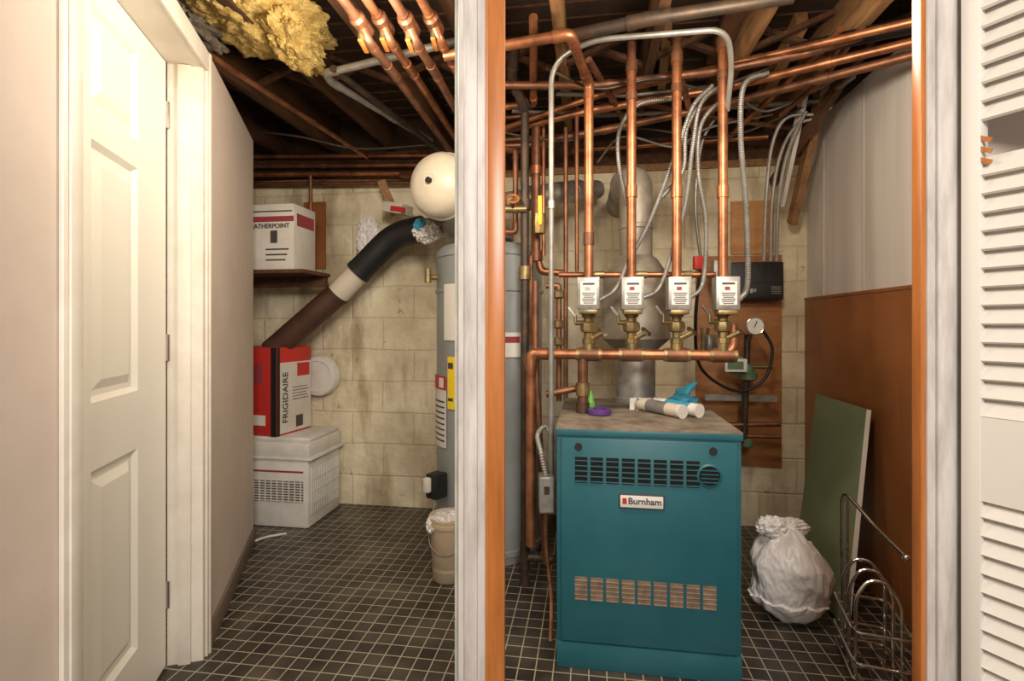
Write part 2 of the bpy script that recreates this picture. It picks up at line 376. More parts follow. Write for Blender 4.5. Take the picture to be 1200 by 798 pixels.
for z in (1.48,1.50,1.52): b.box((0.035,0.004,z),(0.02,0.006,0.008),M_ORANGE,rot=(0,0.5,0))
b.done()

# ------------------------------------------------------------ boiler
BF=frame((0.153,1.762,0),RZ)
bo=B('boiler',BF)
w=0.607; dp=0.72; H=0.825
bo.bb(0.008,w-0.008,0.02,dp-0.01,0.0,0.05,M_TEALD)
bo.bb(0,w,0.012,dp,0.05,H-0.012,M_TEAL,bev=0.004)
bo.bb(-0.003,w+0.003,0.004,dp+0.003,H-0.014,H,M_RUST,bev=0.002)
bo.bb(-0.003,w+0.003,0.002,0.012,H-0.028,H-0.006,M_TEAL,bev=0.002)
bo.bb(0.016,w-0.016,0.0,0.014,0.095,H-0.034,M_TEAL,bev=0.003)
bo.bb(0.0,w,0.003,0.014,0.0,0.088,M_TEAL,bev=0.003)
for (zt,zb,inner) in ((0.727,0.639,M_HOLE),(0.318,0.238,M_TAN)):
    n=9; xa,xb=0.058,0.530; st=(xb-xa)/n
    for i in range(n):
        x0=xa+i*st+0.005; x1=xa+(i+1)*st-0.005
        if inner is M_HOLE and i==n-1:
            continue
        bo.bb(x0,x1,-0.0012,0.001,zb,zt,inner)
        for k in range(5):
            z=zb+(k+0.5)*(zt-zb)/5
            bo.box(((x0+x1)/2,-0.002,z-0.004),(x1-x0,0.005,0.0025),M_TEALD if inner is M_HOLE else M_TAN,rot=(math.radians(35),0,0))
bo.lathe((0.503,0.002,0.680),(0,-1,0),[(0.040,0),(0.040,0.005),(0.034,0.008),(0.032,0.004)],M_TEAL)
bo.cyl((0.503,0,0.680),(0.503,-0.004,0.680),0.032,M_HOLE)
for k in range(4): bo.box((0.503,-0.006,0.660+k*0.013),(0.055,0.004,0.003),M_TEAL)
for x in (0.075,0.515): bo.cyl((x,0.0,0.762),(x,-0.005,0.762),0.013,M_BLACK)
bo.bb(0.210,0.360,-0.005,0.0,0.560,0.610,M_INK,bev=0.003); bo.bb(0.215,0.355,-0.0065,-0.004,0.565,0.605,M_LABEL,bev=0.002)
bo.bb(0.222,0.236,-0.0075,-0.006,0.576,0.596,M_RED)
boiler=bo.done()
text('badge_text','Burnham',0.030,(0.295,-0.007,0.586),UPR,M_INK,boiler,0.0006)
b=B('boiler_gas_valve_box'); 
p=S(640,577,1.93); b.box(p,(0.055,0.07,0.135),M_COND,bev=0.004); b.box(p+Vector((0,-0.037,0)),(0.048,0.004,0.12),M_GALV); b.box(p+Vector((0,-0.041,0.02)),(0.02,0.004,0.03),M_IRON)
b.flex([p+Vector((0,0,0.06)),S(634,530,1.95),S(630,510,2.0),S(640,500,2.02),S(648,520,2.0)],0.011,M_COND)
b.flex([p+Vector((0.0,0,-0.065)),S(640,640,1.95),S(646,700,1.9),S(645,752,1.80)],0.008,M_COPD,rib=False)
b.done()

# flue + draft hood
b=B('flue_pipe')
c=W(745,480,2.46); cx,cy=c.x,c.y
b.lathe((cx,cy,0.825),(0,0,1),[(0.10,0),(0.10,0.02),(0.088,0.022),(0.088,0.21),(0.092,0.215),(0.092,0.23),(0.088,0.235),(0.10,0.24)],M_GALV)
b.lathe((cx,cy,0.815),(0,0,1),[(0.10,0.25),(0.155,0.30),(0.155,0.48),(0.150,0.50),(0.15,0.58),(0.10,0.66),(0.075,0.68),(0.075,0.80),(0.080,0.805),(0.080,0.82),(0.075,0.825),(0.075,0.93)],M_FLUE)
b.sweep(b.fillet([(cx,cy,1.73),(cx,cy,1.84),(cx-0.02,cy+0.14,1.86)],0.09),0.076,M_FLUE,24)
b.sweep([(cx-0.015,cy+0.12,1.857),(cx+0.05,cy+0.60,1.87)],0.075,M_FLUE,24)
b.done()
b=B('foil_vent_pipe'); b.pipe([S(590,238,2.62),S(655,226,2.72),S(700,222,2.95)],0.052,M_GALV,fit=True); b.done()
b=B('draft_damper_arm'); q=W(752,484,2.2)
b.prism(q+Vector((-.05,0,0)),q+Vector((.05,0,0)),q+Vector((.045,.02,.06)),q+Vector((-.045,.02,.06)),(0,.003,0),M_GALV); b.sweep([q+Vector((-.03,0,.0)),q+Vector((-.02,-.01,.06)),q+Vector((.04,-.01,.02))],0.004,M_CHROME,8); b.done()

# zone valves + risers + manifold
DM0=2.10
zs_top={690:98,740:78,793:68,847:52}
R=Matrix.Rotation(RZ,4,'Z')
for i,u in enumerate((690,740,793,847)):
    b=B('zone_valve')
    p=W(u,345,DM0); pb=W(u,412,DM0)
    b.lathe(pb+Vector((0,0,0.03)),(0,0,1),[(0.020,0),(0.026,0.003),(0.026,0.022),(0.019,0.026),(0.019,0.045),(0.031,0.050),(0.035,0.065),(0.031,0.085),(0.020,0.090),(0.020,0.105),(0.028,0.108),(0.028,0.128),(0.018,0.13)],M_BRASS,seg=8)
    c=p+Vector((-0.008,-0.045,0.0))
    b.box(c,(0.086,0.075,0.125),M_GALV,rot=R,bev=0.004)
    b.box(c+Vector((0,0,-0.07)),(0.07,0.07,0.02),M_BRASS,rot=R,bev=0.004)
    f=c+R@Vector((0,-0.039,0))
    b.box(f,(0.062,0.002,0.088),M_LABEL,rot=R)
    b.box(f+Vector((-0.004,-0.002,0.018)),(0.018,0.001,0.012),M_MAR if i else M_COND,rot=R)
    for k in range(6): b.box(f+Vector((0,-0.002,0.0-k*0.0075)),(0.05-0.006*(k%3),0.001,0.003),M_INK,rot=R)
    b.box(f+Vector((0.0,-0.002,0.036)),(0.045,0.001,0.007),M_INK,rot=R)
    b.cyl(pb+Vector((0,-0.0,0.045)),pb+Vector((0.05,-0.03,0.075)),0.010,M_BRASS); b.box(pb+Vector((0.05,-0.03,0.08)),(0.012,0.05,0.012),M_CHROME,rot=(0.5,0,0.4))
    q=pb+Vector((-0.055,-0.01,0.115)); b.cyl(q+Vector((0.06,0.01,0)),q,0.010,M_BRASS); b.cyl(q,q+Vector((0,0,0.03)),0.006,M_BRASS); b.box(q+Vector((-0.015,0,0.045)),(0.045,0.010,0.007),M_CHROME,rot=(0,0.9,0))
    b.done()
rs=0.0185
b=B('copper_riser_pipe'); z=W(690,98,DM0)
b.pipe([W(690,352,DM0),z,S(668,40,1.80),S(520,66,1.84)],rs,M_COP); b.collar(W(690,280,DM0),(0,0,1),rs*1.2,0.05,M_COPD); b.done()
for u in (740,793,847):
    b=B('copper_riser_pipe'); z=W(u,zs_top[u],DM0)
    b.pipe([W(u,352,DM0),z],rs,M_COP); b.collar(z,(0,0,1),rs*1.25,0.045,M_COPD); b.collar(z+Vector((0,0,-.12)),(0,0,1),rs*1.2,0.03,M_COPD)
    b.cyl(z,Vector((z.x,z.y,2.295)),rs*0.95,M_COPD); b.collar(W(u,225,DM0),(0,0,1),rs*1.2,0.045,M_COP)
    b.done()
b=B('copper_manifold_pipe')
L=W(628,410,DM0); Rr=W(850,414,DM0); zm=L.z=Rr.z=1.06
b.pipe([Vector((L.x-0.02,L.y,0.28)),Vector((L.x-0.02,L.y,zm)),Rr],0.021,M_COP)
b.pipe([Vector((L.x+0.0,L.y+0.05,zm+0.30)),Vector((L.x,L.y+0.05,zm-0.04)),W(640,660,DM0+0.05)],0.015,M_COPD)
for u in (690,740,793,847):
    p=W(u,412,DM0); p.z=zm; b.cyl(p,p+Vector((0,0,0.05)),0.023,M_BRASS); b.collar(p,Rr-L,0.028,0.075,M_COPD); b.collar(p,Rr-L,0.0255,0.10,M_BRASS)
p=W(683,412,DM0); p.z=zm
b.cyl(p,Vector((p.x,p.y,0.825)),0.021,M_COPD); b.collar((p.x,p.y,0.92),(0,0,1),0.028,0.05,M_BRASS); b.collar((p.x,p.y,0.846),(0,0,1),0.027,0.04,M_IRON)
b.pipe([Rr,Rr+Vector((0.0,0.0,0.0))+Vector((0.03,-0.0,0.03)),Rr+Vector((0.03,0.0,0.12))],0.02,M_COP)
b.pipe([W(655,322,2.2),W(838,322,2.2)],0.012,M_COP,fit=False)
for u in (690,740,793): b.collar(W(u+12,322,2.2),(1,0,0),0.016,0.04,M_BRASS)
b.done()
# left pipe cluster
b=B('black_gas_pipe')
b.pipe([S(600,90,2.32),S(615,110,2.32),S(615,652,2.32),S(648,656,2.30)],0.019,M_IRON,fit=True)
b.cyl(S(615,652,2.32),S(615,683,2.32),0.018,M_IRON); b.collar(S(615,682,2.32),(0,0,1),0.024,0.03,M_IRON); b.collar(S(615,240,2.32),(0,0,1),0.026,0.05,M_IRON); b.collar(S(615,655,2.32),(0,0,1),0.025,0.08,M_IRON); b.collar(S(615,320,2.32),(0,0,1),0.028,0.06,M_BRASS)
b.pipe([S(604,50,2.0),S(600,90,2.2),S(615,130,2.32)],0.022,M_IRON)
b.done()
b=B('copper_water_pipe')
b.pipe([S(628,150,2.42),S(628,302,2.42)],0.022,M_COPD); b.collar(S(628,300,2.42),(0,0,1),0.03,0.05,M_COPD); b.collar(S(628,200,2.42),(0,0,1),0.027,0.04,M_COP)
b.pipe([S(630,302,2.42),S(634,318,2.42),S(660,320,2.42)],0.016,M_COP)
b.pipe([S(663,150,2.5),S(663,470,2.5)],0.011,M_COPD)
b.pipe([S(622,300,2.4),S(622,405,2.4)],0.012,M_COPD)
b.pipe([S(592,125,2.35),S(625,122,2.35),S(625,20,1.8)],0.016,M_COP)
b.pipe([S(640,335,2.2),S(655,335,2.2),S(655,470,2.2)],0.012,M_COPD)
b.pipe([S(640,462,2.1),S(676,455,2.1)],0.014,M_COPD)
for v in (345,380,400): b.lathe(S(655,v,2.2),(0,0,1),[(0.014,-0.02),(0.022,-0.012),(0.022,0.012),(0.014,0.02)],M_BRASS,seg=8)
b.done()
b=B('copper_water_pipe'); b.pipe([S(560,272,2.5),S(604,272,2.45),S(604,176,2.45),S(560,170,2.6)],0.013,M_COPD); b.pipe([S(637,130,2.6),S(637,300,2.6)],0.010,M_COP,fit=False); b.pipe([S(676,110,2.45),S(676,318,2.45)],0.010,M_COPD,fit=False); b.done()
b=B('ball_valve'); q=S(632,262,2.34)
b.lathe(q,(0,0,1),[(0.018,-0.05),(0.026,-0.045),(0.030,0),(0.026,0.045),(0.018,0.05)],M_BRASS,seg=8); b.cyl(q,q+Vector((0,-0.05,0)),0.010,M_BRASS); b.box(q+Vector((0,-0.052,0.05)),(0.018,0.006,0.13),M_YEL,bev=0.002); b.done()
b=B('gate_valve'); q=S(601,245,2.3); b.cyl(q+Vector((-.06,0,0)),q+Vector((.06,0,0)),0.018,M_BRASS); b.cyl(q,q+Vector((-.0,-.04,.03)),0.012,M_BRASS); b.ring(q+Vector((0,-.045,.035)),(0,-1,.7),0.024,0.006,M_ORANGE); b.done()
b=B('electrical_conduit')
b.pipe([W(646,560,2.0),W(646,75,2.0),W(690,47,1.92),W(852,34,1.9),W(858,75,2.0),W(852,130,2.1)],0.0105,M_COND,bend=0.10,fit=False)
b.collar(W(646,240,2.0),(0,0,1),0.014,0.03,M_GALV)
b.done()

paths=[[(702,352),(722,338),(737,305),(762,258),(792,180),(812,125),(835,100)],
       [(752,350),(772,338),(786,300),(803,240),(812,170),(822,120),(850,96)],
       [(808,350),(824,330),(827,260),(818,200),(822,145),(850,112)],
       [(866,352),(876,330),(874,240),(868,160),(872,100),(900,85)],
       [(735,240),(725,190),(727,150),(750,122),(800,115)],
       [(772,235),(800,200),(805,150),(830,112),(860,98)]]
for i,pp in enumerate(paths):
    b=B('flexible_metal_conduit'); n=len(pp)
    b.flex([W(u,v,2.06+0.16*k/(n-1)+0.02*i) for k,(u,v) in enumerate(pp)],0.0095 if i!=3 else 0.012,M_COND)
    b.done()
for i,pp in enumerate([[(895,306),(898,230),(905,170),(922,138),(960,134)],[(903,306),(905,235),(915,180),(935,146),(965,138)],[(910,306),(912,240),(920,190),(932,156),(945,130)],[(822,310),(815,240),(822,170),(840,135)]]):
    b=B('electrical_cable'); b.flex([W(u,v,2.9-0.2*k/4) for k,(u,v) in enumerate(pp)],0.009,M_COND,rib=False); b.done()
# draped ceiling wiring
for i,(pp,m) in enumerate([([(560,150,2.5),(660,165,2.6),(740,150,2.6),(850,160,2.6),(950,122,2.5)],M_IRON),
      ([(640,80,2.0),(700,104,2.1),(770,92,2.1),(830,104,2.15),(900,80,2.1)],M_IRON),
      ([(700,190,2.9),(730,160,2.7),(790,172,2.7),(830,150,2.6),(905,134,2.6)],M_COND),
      ([(870,118,2.4),(900,130,2.5),(955,106,2.4),(1000,82,2.2),(1060,62,2.0)],M_COND),
      ([(300,154,2.8),(350,160,2.75),(420,174,2.85),(500,170,2.9)],M_IRON)]):
    b=B('electrical_cable'); b.flex([S(*q) for q in pp],0.006,m,rib=False); b.done()

# ceiling pipes, right bay
def run(name,pts,r,m,fit=True,bend=None):
    b=B(name); b.pipe(pts,r,m,fit=fit,bend=bend); 
    for a,c in zip(pts[:-1],pts[1:]):
        if (c-a).length>0.6: b.collar(a.lerp(c,0.55),c-a,r*1.2,0.05,m)
    b.done()
run('copper_supply_pipe',[S(560,160,2.75),S(700,128,2.40),S(845,104,2.28),S(1092,44,1.80)],0.018,M_COP)
run('copper_supply_pipe',[S(560,180,2.85),S(720,150,2.50),S(850,122,2.40),S(1088,60,1.82)],0.018,M_COPD)
run('copper_supply_pipe',[S(592,100,2.2),S(700,100,2.15),S(835,84,2.1),S(945,62,1.98),S(1010,42,1.85)],0.017,M_COPD)
run('copper_supply_pipe',[S(592,150,2.6),S(700,112,2.3),S(880,70,2.1),S(1085,22,1.65)],0.014,M_COP)
run('copper_supply_pipe',[S(592,138,2.65),S(760,122,2.55),S(850,140,2.6),S(930,150,2.7)],0.013,M_COPD)
run('copper_supply_pipe',[S(670,176,2.95),S(790,168,2.90),S(900,160,2.75)],0.013,M_COP)
run('copper_supply_pipe',[S(690,70,1.98),S(720,120,2.35),S(745,170,2.9)],0.013,M_COPD)
run('copper_supply_pipe',[S(795,76,2.05),S(806,120,2.35),S(815,165,2.8)],0.013,M_COP)
run('black_iron_pipe',[S(660,44,1.88),S(760,22,1.78),S(930,-4,1.66)],0.022,M_IRON)
run('insulated_pipe',[S(925,62,2.05),S(1000,44,1.95),S(1086,26,1.80)],0.030,M_BLACK,fit=False)
run('galvanised_conduit',[S(600,130,2.5),S(700,135,2.55),S(780,132,2.6),S(960,118,2.5),S(1000,90,2.2)],0.011,M_COND,fit=False)
run('galvanised_conduit',[S(652,110,2.3),S(735,112,2.35),S(870,98,2.3)],0.010,M_COND,fit=False)
run('copper_supply_pipe',[S(855,160,2.7),S(900,118,2.45),S(985,34,1.9)],0.013,M_COP)
run('copper_supply_pipe',[S(915,135,2.5),S(960,98,2.3),S(1010,32,1.85)],0.012,M_COPD)
# ceiling pipes, left bay (run with the joists)
dv=Vector((0.148,0.989,0))
for i,(u,z) in enumerate(((402,2.17),(430,2.20),(462,2.17),(494,2.21))):
    s0=S(u,0,(z-EYE)*600/380)
    b=B('copper_heating_pipe'); a=s0-dv*0.35; e=s0+dv*(1.25-0.05*i)
    b.pipe([a,s0+dv*0.12,s0+dv*0.12+Vector((0.02,0.02,-0.05)),s0+dv*0.35+Vector((0.02,0,-0.05)),e+Vector((0,0,-0.05))],0.0155,M_COP if i%2 else M_COPD)
    q=s0+dv*0.13; b.lathe(q,dv,[(0.018,-0.05),(0.027,-0.04),(0.027,-0.01),(0.022,0),(0.027,0.01),(0.027,0.04),(0.018,0.05)],M_COPD,seg=10)
    b.cyl(q,q+Vector((0,0,-0.055)),0.012,M_BRASS); b.box(q+Vector((0,0.02,-0.06)),(0.016,0.08,0.008),M_ORANGE,bev=0.002)
    b.pipe([e+Vector((0,0,-.05)),e+Vector((0,0,-0.05))+dv*0.02,e+dv*0.02+Vector((0.4,-0.06,-0.05))],0.0155,M_COPD)
    b.done()
run('galvanised_conduit',[S(545,46,1.86),S(382,86,2.09),S(388,96,2.15),S(505,165,2.85)],0.015,M_COND,bend=0.04)
run('copper_heating_pipe',[S(238,60,1.92),S(430,184,3.08)],0.012,M_COP,fit=False)
run('black_iron_pipe',[S(390,80,2.05),S(520,180,3.0)],0.014,M_IRON,fit=False)
for v,d0,m in ((184,3.14,M_COP),(195,3.10,M_COPD),(205,3.08,M_COP),(216,3.12,M_COPD)):
    run('copper_heating_pipe',[W(235,v,d0),W(505,v-2,d0)],0.014,m,fit=False)
run('copper_heating_pipe',[W(364,205,3.08),W(364,262,3.08),W(356,285,3.05)],0.012,M_COPD)
run('copper_heating_pipe',[W(470,205,3.05),W(500,206,2.9),W(528,228,2.6)],0.018,M_COPD)

# fibreglass batt hanging out of the joists
b=B('fibreglass_insulation')
b.blob(S(310,20,1.98),(0.20,0.28,0.08),M_INS,0.38,2.0,6,1,fine=0.09); b.blob(S(346,48,2.05),(0.075,0.20,0.085),M_INS,0.4,2.2,6,2,fine=0.10); b.blob(S(268,4,1.93),(0.13,0.20,0.07),M_INS,0.38,2.2,6,3,fine=0.10)
b.blob(S(234,30,2.0),(0.07,0.14,0.05),M_DUST,0.5,2.4,5,8,fine=0.1)
b.done(ang=180)

# diagonal boards right
b=B('bridging_board'); b.beam(S(972,66,2.45),S(928,262,2.85),0.035,0.06,M_JOISTL); b.done()
b=B('bridging_board'); b.beam(S(953,60,2.40),S(915,240,2.80),0.02,0.06,M_WHITEPANEL); b.done()
b=B('bridging_board'); b.beam(S(940,22,2.15),S(880,140,2.75),0.05,0.07,M_JOISTL); b.done()
b=B('bridging_board'); b.beam(S(862,12,2.05),S(838,70,2.35),0.08,0.04,M_JOIST); b.done()
b=B('bridging_board'); b.beam(S(1030,30,2.1),S(905,215,2.85),0.03,0.05,M_JOIST); b.done()
b=B('bridging_board'); b.beam(S(782,30,2.2),S(775,100,2.7),0.04,0.05,M_JOISTL); b.done()

# ------------------------------------------------------------ plywood board with controls
b=B('plywood_backboard',BW)
def bwx(u):
    p=W(u,380,3.206); return p.x/math.cos(RZ)
def bwz(u,v): return W(u,v,3.206).z
b.bb(bwx(815),bwx(915),-0.016,-0.001,bwz(865,545),bwz(865,300),M_PLY,bev=0.001); b.bb(bwx(856),bwx(906),-0.018,-0.001,bwz(880,298),bwz(880,236),M_PLYL); b.done()
b=B('boiler_relay_controller'); c=W(884,330,3.13)
b.box(c,(0.285,0.09,0.215),M_BLACK,rot=R,bev=0.008); b.box(c+R@Vector((0,-0.047,-0.055)),(0.27,0.006,0.085),M_BLACK,rot=R,bev=0.002)
for k in range(4): b.box(c+R@Vector((0.10,-0.052,-0.035-k*0.012)),(0.05,0.004,0.004),M_COND,rot=R)
ctl=b.done(); text('label_text','Argo',0.035,c+R@Vector((-0.04,-0.052,-0.05)),R@UPR,M_LABEL,ctl)
b=B('electrical_junction_box'); c=W(845,318,2.95); b.box(c,(0.09,0.06,0.12),M_COND,rot=R,bev=0.004); b.box(W(818,308,2.4),(0.04,0.03,0.06),M_RED,bev=0.004); b.done()
b=B('boiler_fill_valve')
d=3.0
b.pipe([W(872,520,d),W(876,392,d)],0.017,M_IRON); b.pipe([W(845,498,d),W(914,497,d)],0.014,M_COPD,fit=False); b.pipe([W(845,510,d),W(914,512,d)],0.012,M_COPD,fit=False)
b.box(W(868,466,d+0.05),(0.38,0.02,0.035),M_GALV,rot=R)
b.lathe(W(876,440,d),(0,0,1),[(0.03,-0.03),(0.05,-0.02),(0.05,0.01),(0.035,0.02),(0.03,0.06),(0.015,0.065)],M_GVALVE,seg=12)
b.lathe(W(862,428,d-0.05),(0,-1,0),[(0.045,0),(0.055,0.01),(0.055,0.02),(0.03,0.035)],M_GVALVE,seg=20); b.box(W(862,428,d-0.1),(0.11,0.03,0.07),M_LABEL,rot=R,bev=0.004); b.box(W(862,428,d-0.12),(0.08,0.004,0.04),M_GVALVE,rot=R)
b.pipe([W(850,430,d),W(905,430,d)],0.012,M_BRASS,fit=False)
b.lathe(W(876,520,d),(0,0,1),[(0.02,-0.02),(0.028,-0.01),(0.028,0.02),(0.02,0.03)],M_GVALVE)
g=W(885,382,d-0.12)
b.lathe(g,(-0.15,-1,0),[(0.044,-0.03),(0.046,0.002)],M_CHROME); b.ring(g+Vector((0,-0.002,0)),(-0.15,-1,0),0.044,0.004,M_CHROME); b.cyl(g,g+Vector((-0.0007,-0.0045,0)),0.041,M_LABEL); b.box(g+Vector((0,-0.007,0.010)),(0.004,0.002,0.035),M_INK,rot=(0,0.4,0))
b.cyl(W(878,400,d),g+Vector((0,0.02,0)),0.010,M_BRASS)
b.done()
b=B('black_capillary_hose'); b.flex([W(822,300,2.5),W(815,380,2.6),W(822,432,2.85),W(862,458,2.92),W(895,445,2.93),W(905,410,2.93),W(893,385,2.93)],0.008,M_BLACK,rib=False); b.done()
b=B('pressure_relief_valve'); q=W(826,398,2.3); b.cyl(q+Vector((0,0,-0.06)),q+Vector((0,0,0.05)),0.018,M_BRASS); b.box(q+Vector((0.03,0,0.05)),(0.10,0.015,0.008),M_CHROME,rot=(0,-0.4,0)); b.box(W(835,402,2.25),(0.05,0.04,0.07),M_COND,bev=0.004); b.done()

# ------------------------------------------------------------ water heater
hx,hy,hr=-0.12,2.75,0.285
b=B('water_heater')
b.lathe((hx,hy,0),(0,0,1),[(hr-0.02,0.0),(hr-0.02,0.04),(hr,0.045),(hr,0.07),(hr-0.004,0.075),(hr-0.004,1.34),(hr+0.003,1.345),(hr+0.003,1.36),(hr-0.004,1.365),(hr-0.004,1.52),(hr+0.002,1.525),(hr+0.002,1.55),(hr-0.03,1.585),(0.10,1.60)],M_HEAT,48)
def patch(a0,a1,z0,z1,m,e=0.003,n=8):
    vs=[];fs=[]
    for i in range(n+1):
        a=math.radians(a0+(a1-a0)*i/n); 
        for z in (z0,z1): vs.append((hx-(hr+e)*math.sin(a),hy-(hr+e)*math.cos(a),z))
    for i in range(n): fs.append([2*i,2*i+1,2*i+3,2*i+2])
    b.add(vs,fs,m)
patch(46,78,0.56,0.92,M_LABEL); patch(46,78,0.85,0.92,M_RED,0.0045); patch(50,60,0.86,0.91,M_LABEL,0.006)
for k in range(8): patch(49,74,0.59+k*0.028,0.598+k*0.028,M_INK,0.0045)
patch(26,44,0.76,1.02,M_YEL); patch(36,43,0.96,0.99,M_INK,0.0045); patch(36,43,0.80,0.815,M_INK,0.0045)
patch(34,50,1.10,1.38,M_LABEL); patch(-35,-14,1.02,1.14,M_LABEL); patch(-33,-16,1.09,1.12,M_MAR,0.0045)
b.lathe((hx,hy,1.60),(0,0,1),[(0.09,0),(0.10,0.02),(0.13,0.03),(0.13,0.05),(0.075,0.14),(0.05,0.15)],M_GALV)
q=Vector((hx-hr*0.93,hy-0.13,1.42)); b.cyl(q,q+Vector((-0.05,-0.03,0)),0.014,M_BRASS); b.cyl(q+Vector((-.04,-.03,-.03)),q+Vector((-.04,-.03,.04)),0.017,M_BRASS)
q=Vector((hx-0.20,hy-hr+0.03,0.35)); b.box(q+Vector((-0.05,0.02,0.04)),(0.075,0.08,0.12),M_BLACK,bev=0.008,rot=(0,0,-0.6)); b.box(q+Vector((-0.085,-0.0,0.05)),(0.035,0.05,0.07),M_WHITE,bev=0.006,rot=(0,0,-0.6))
b.flex([q+Vector((-0.05,0,0)),q+Vector((-0.06,-0.02,-0.12)),q+Vector((-0.03,0,-0.28))],0.008,M_COND,rib=False)
b.done()
b=B('expansion_tank'); c=S(520,219,2.42); axv=Vector((-0.42,-0.9,0.0))
b.lathe(c,axv,[(0.02,-0.17),(0.08,-0.16),(0.13,-0.125),(0.150,-0.08),(0.156,-0.01),(0.160,-0.008),(0.160,0.008),(0.156,0.01),(0.150,0.05),(0.13,0.085),(0.08,0.11),(0.03,0.12),(0.028,0.118)],M_CREAM,48)
b.cyl(c+axv*0.11,c+axv*0.135,0.014,M_BLACK)
b.pipe([c-axv*0.16,c-axv*0.26,c-axv*0.26+Vector((0,0,0.32))],0.018,M_COPD)
b.done()
b=B('vent_duct'); p=[S(318,412,3.12),S(395,345,3.10),S(421,318,3.09),S(462,276,3.05),S(496,268,2.98)]
b.cyl(p[0],p[1],0.072,M_DUCTB); b.collar(p[1],p[2]-p[1],0.076,0.02,M_DUCTB); b.cyl(p[1],p[2],0.070,M_CREAM); b.collar(p[2],p[2]-p[1],0.08,0.03,M_BLACK)
b.sweep(b.fillet(p[2:],0.12),0.078,M_BLACK,20); b.pipe([p[-1],S(528,266,2.85)],0.06,M_GALV)
b.done()
b=B('wall_vent_cover'); c=W(376,440,3.19); nrm=R@Vector((0,-1,0)); b.lathe(c,nrm,[(0.135,0),(0.135,0.03),(0.125,0.05),(0.10,0.055),(0.098,0.045),(0.03,0.045)],M_WHITE); b.done()
b=B('plastic_wrap'); b.blob(S(500,272,2.78),(0.065,0.05,0.055),M_BAG,0.4,3,5,5,ridge=True); b.blob(S(492,264,2.74),(0.03,0.02,0.03),M_BLUE,0.5,3,4,5,ridge=True); b.done(ang=80)
b=B('hanging_rag'); b.blob(W(432,282,3.13),(0.06,0.03,0.13),M_BAG,0.5,2.5,5,9,ridge=True); b.done(ang=80)
b=B('small_carton'); b.box(W(466,245,3.0),(0.14,0.12,0.06),M_BOXC,rot=(0,0.2,-0.4),bev=0.002); b.box(W(466,245,2.93),(0.10,0.01,0.03),M_RED,rot=(0,0.2,-0.4)); b.box(W(455,232,3.02),(0.05,0.03,0.22),M_JOISTL,rot=(0,-0.4,0.2)); b.done()
SF=frame(S(336,315,2.86),RZ)
b=B('wall_shelf',SF); b.bb(-0.75,0.10,-0.0,0.30,-0.022,-0.002,M_JOIST); b.bb(-0.75,0.08,0.27,0.31,-0.08,-0.022,M_JOIST); b.done()
b=B('storage_carton',SF); b.bb(-0.50,0.03,0.02,0.25,0,0.37,M_BOXC,bev=0.003)
b.bb(-0.49,0.0305,0.017,0.0195,0.27,0.30,M_MAR); b.bb(-0.49,0.02,0.017,0.0195,0.325,0.332,M_INK)
for k in range(3): b.bb(-0.14,-0.02+0.01*k,0.017,0.0195,0.05+k*0.03,0.058+k*0.03,M_INK)
b.bb(-0.11,-0.07,0.016,0.0195,0.15,0.22,M_INK); b.bb(0.03,0.032,0.05,0.23,0.25,0.32,M_MAR)
bx=b.done(); text('carton_text','WEATHERPOINT',0.036,(-0.13,0.016,0.245),UPR,M_INK,bx,0.0005)
b=B('valve_backboard'); b.box(W(369,276,3.195),(0.15,0.018,0.44),M_BROWN,rot=R); q=W(362,275,3.08); b.cyl(q+Vector((0,0,-.06)),q+Vector((0,0,.06)),0.016,M_BRASS); b.ring(q+Vector((0,-.03,0)),(0,-1,0),0.03,0.006,M_RED); b.done()
AF=frame((-1.175,2.95,0),RZ)
b=B('boxed_window_air_conditioner',AF)
b.bb(-0.52,0,0,0.38,0.0,0.40,M_WHITE,bev=0.012)
b.bb(-0.535,0.012,-0.012,0.39,0.405,0.50,M_WHITE,bev=0.018); b.bb(-0.53,0.03,-0.015,0.395,0.395,0.41,M_WHITE,bev=0.004)
b.bb(-0.49,0.005,0.02,0.36,0.50,0.52,M_WHITE,bev=0.006)
b.bb(-0.47,-0.03,-0.003,0.0,0.15,0.27,M_INK)
for k in range(8): b.box((-0.25,-0.005,0.157+k*0.015),(0.44,0.006,0.006),M_WHITE)
for k in range(12): b.box((-0.45+k*0.037,-0.005,0.21),(0.005,0.008,0.12),M_WHITE)
b.bb(-0.47,-0.03,-0.003,0.0,0.32,0.33,M_MAR)
b.bb(0.0,0.002,0.03,0.36,0.07,0.34,M_COND)
for k in range(16): b.bb(0.0,0.007,0.03+k*0.021,0.042+k*0.021,0.07,0.34,M_WHITE,bev=0.002)
for zc in (0.13,0.20,0.27): b.bb(0.0,0.0085,0.03,0.36,zc,zc+0.006,M_WHITE)
b.done()
CFm=frame((-1.375,2.99,0.522),-0.30)
b=B('red_appliance_carton',CFm); b.bb(-0.36,0,0,0.30,0,0.52,M_RED,bev=0.003)
b.bb(-0.002,0.0025,0.026,0.296,0.01,0.43,M_BOXC); b.bb(-0.004,0.003,0.004,0.024,0.0,0.52,M_BLACK)
b.bb(0.0025,0.004,0.17,0.28,0.34,0.42,M_RED); 
for k in range(5): b.bb(0.0025,0.004,0.13,0.27-0.01*(k%3),0.20+k*0.018,0.204+k*0.018,M_INK)
b.bb(0.0025,0.004,0.16,0.22,0.03,0.10,M_INK); b.bb(-0.04,0.0,-0.002,0.0,0.0,0.52,M_BLACK); b.bb(-0.30,-0.08,-0.0025,0,0.06,0.12,M_LABEL); b.bb(-0.30,-0.1,-0.0025,0,0.30,0.42,M_MAR)
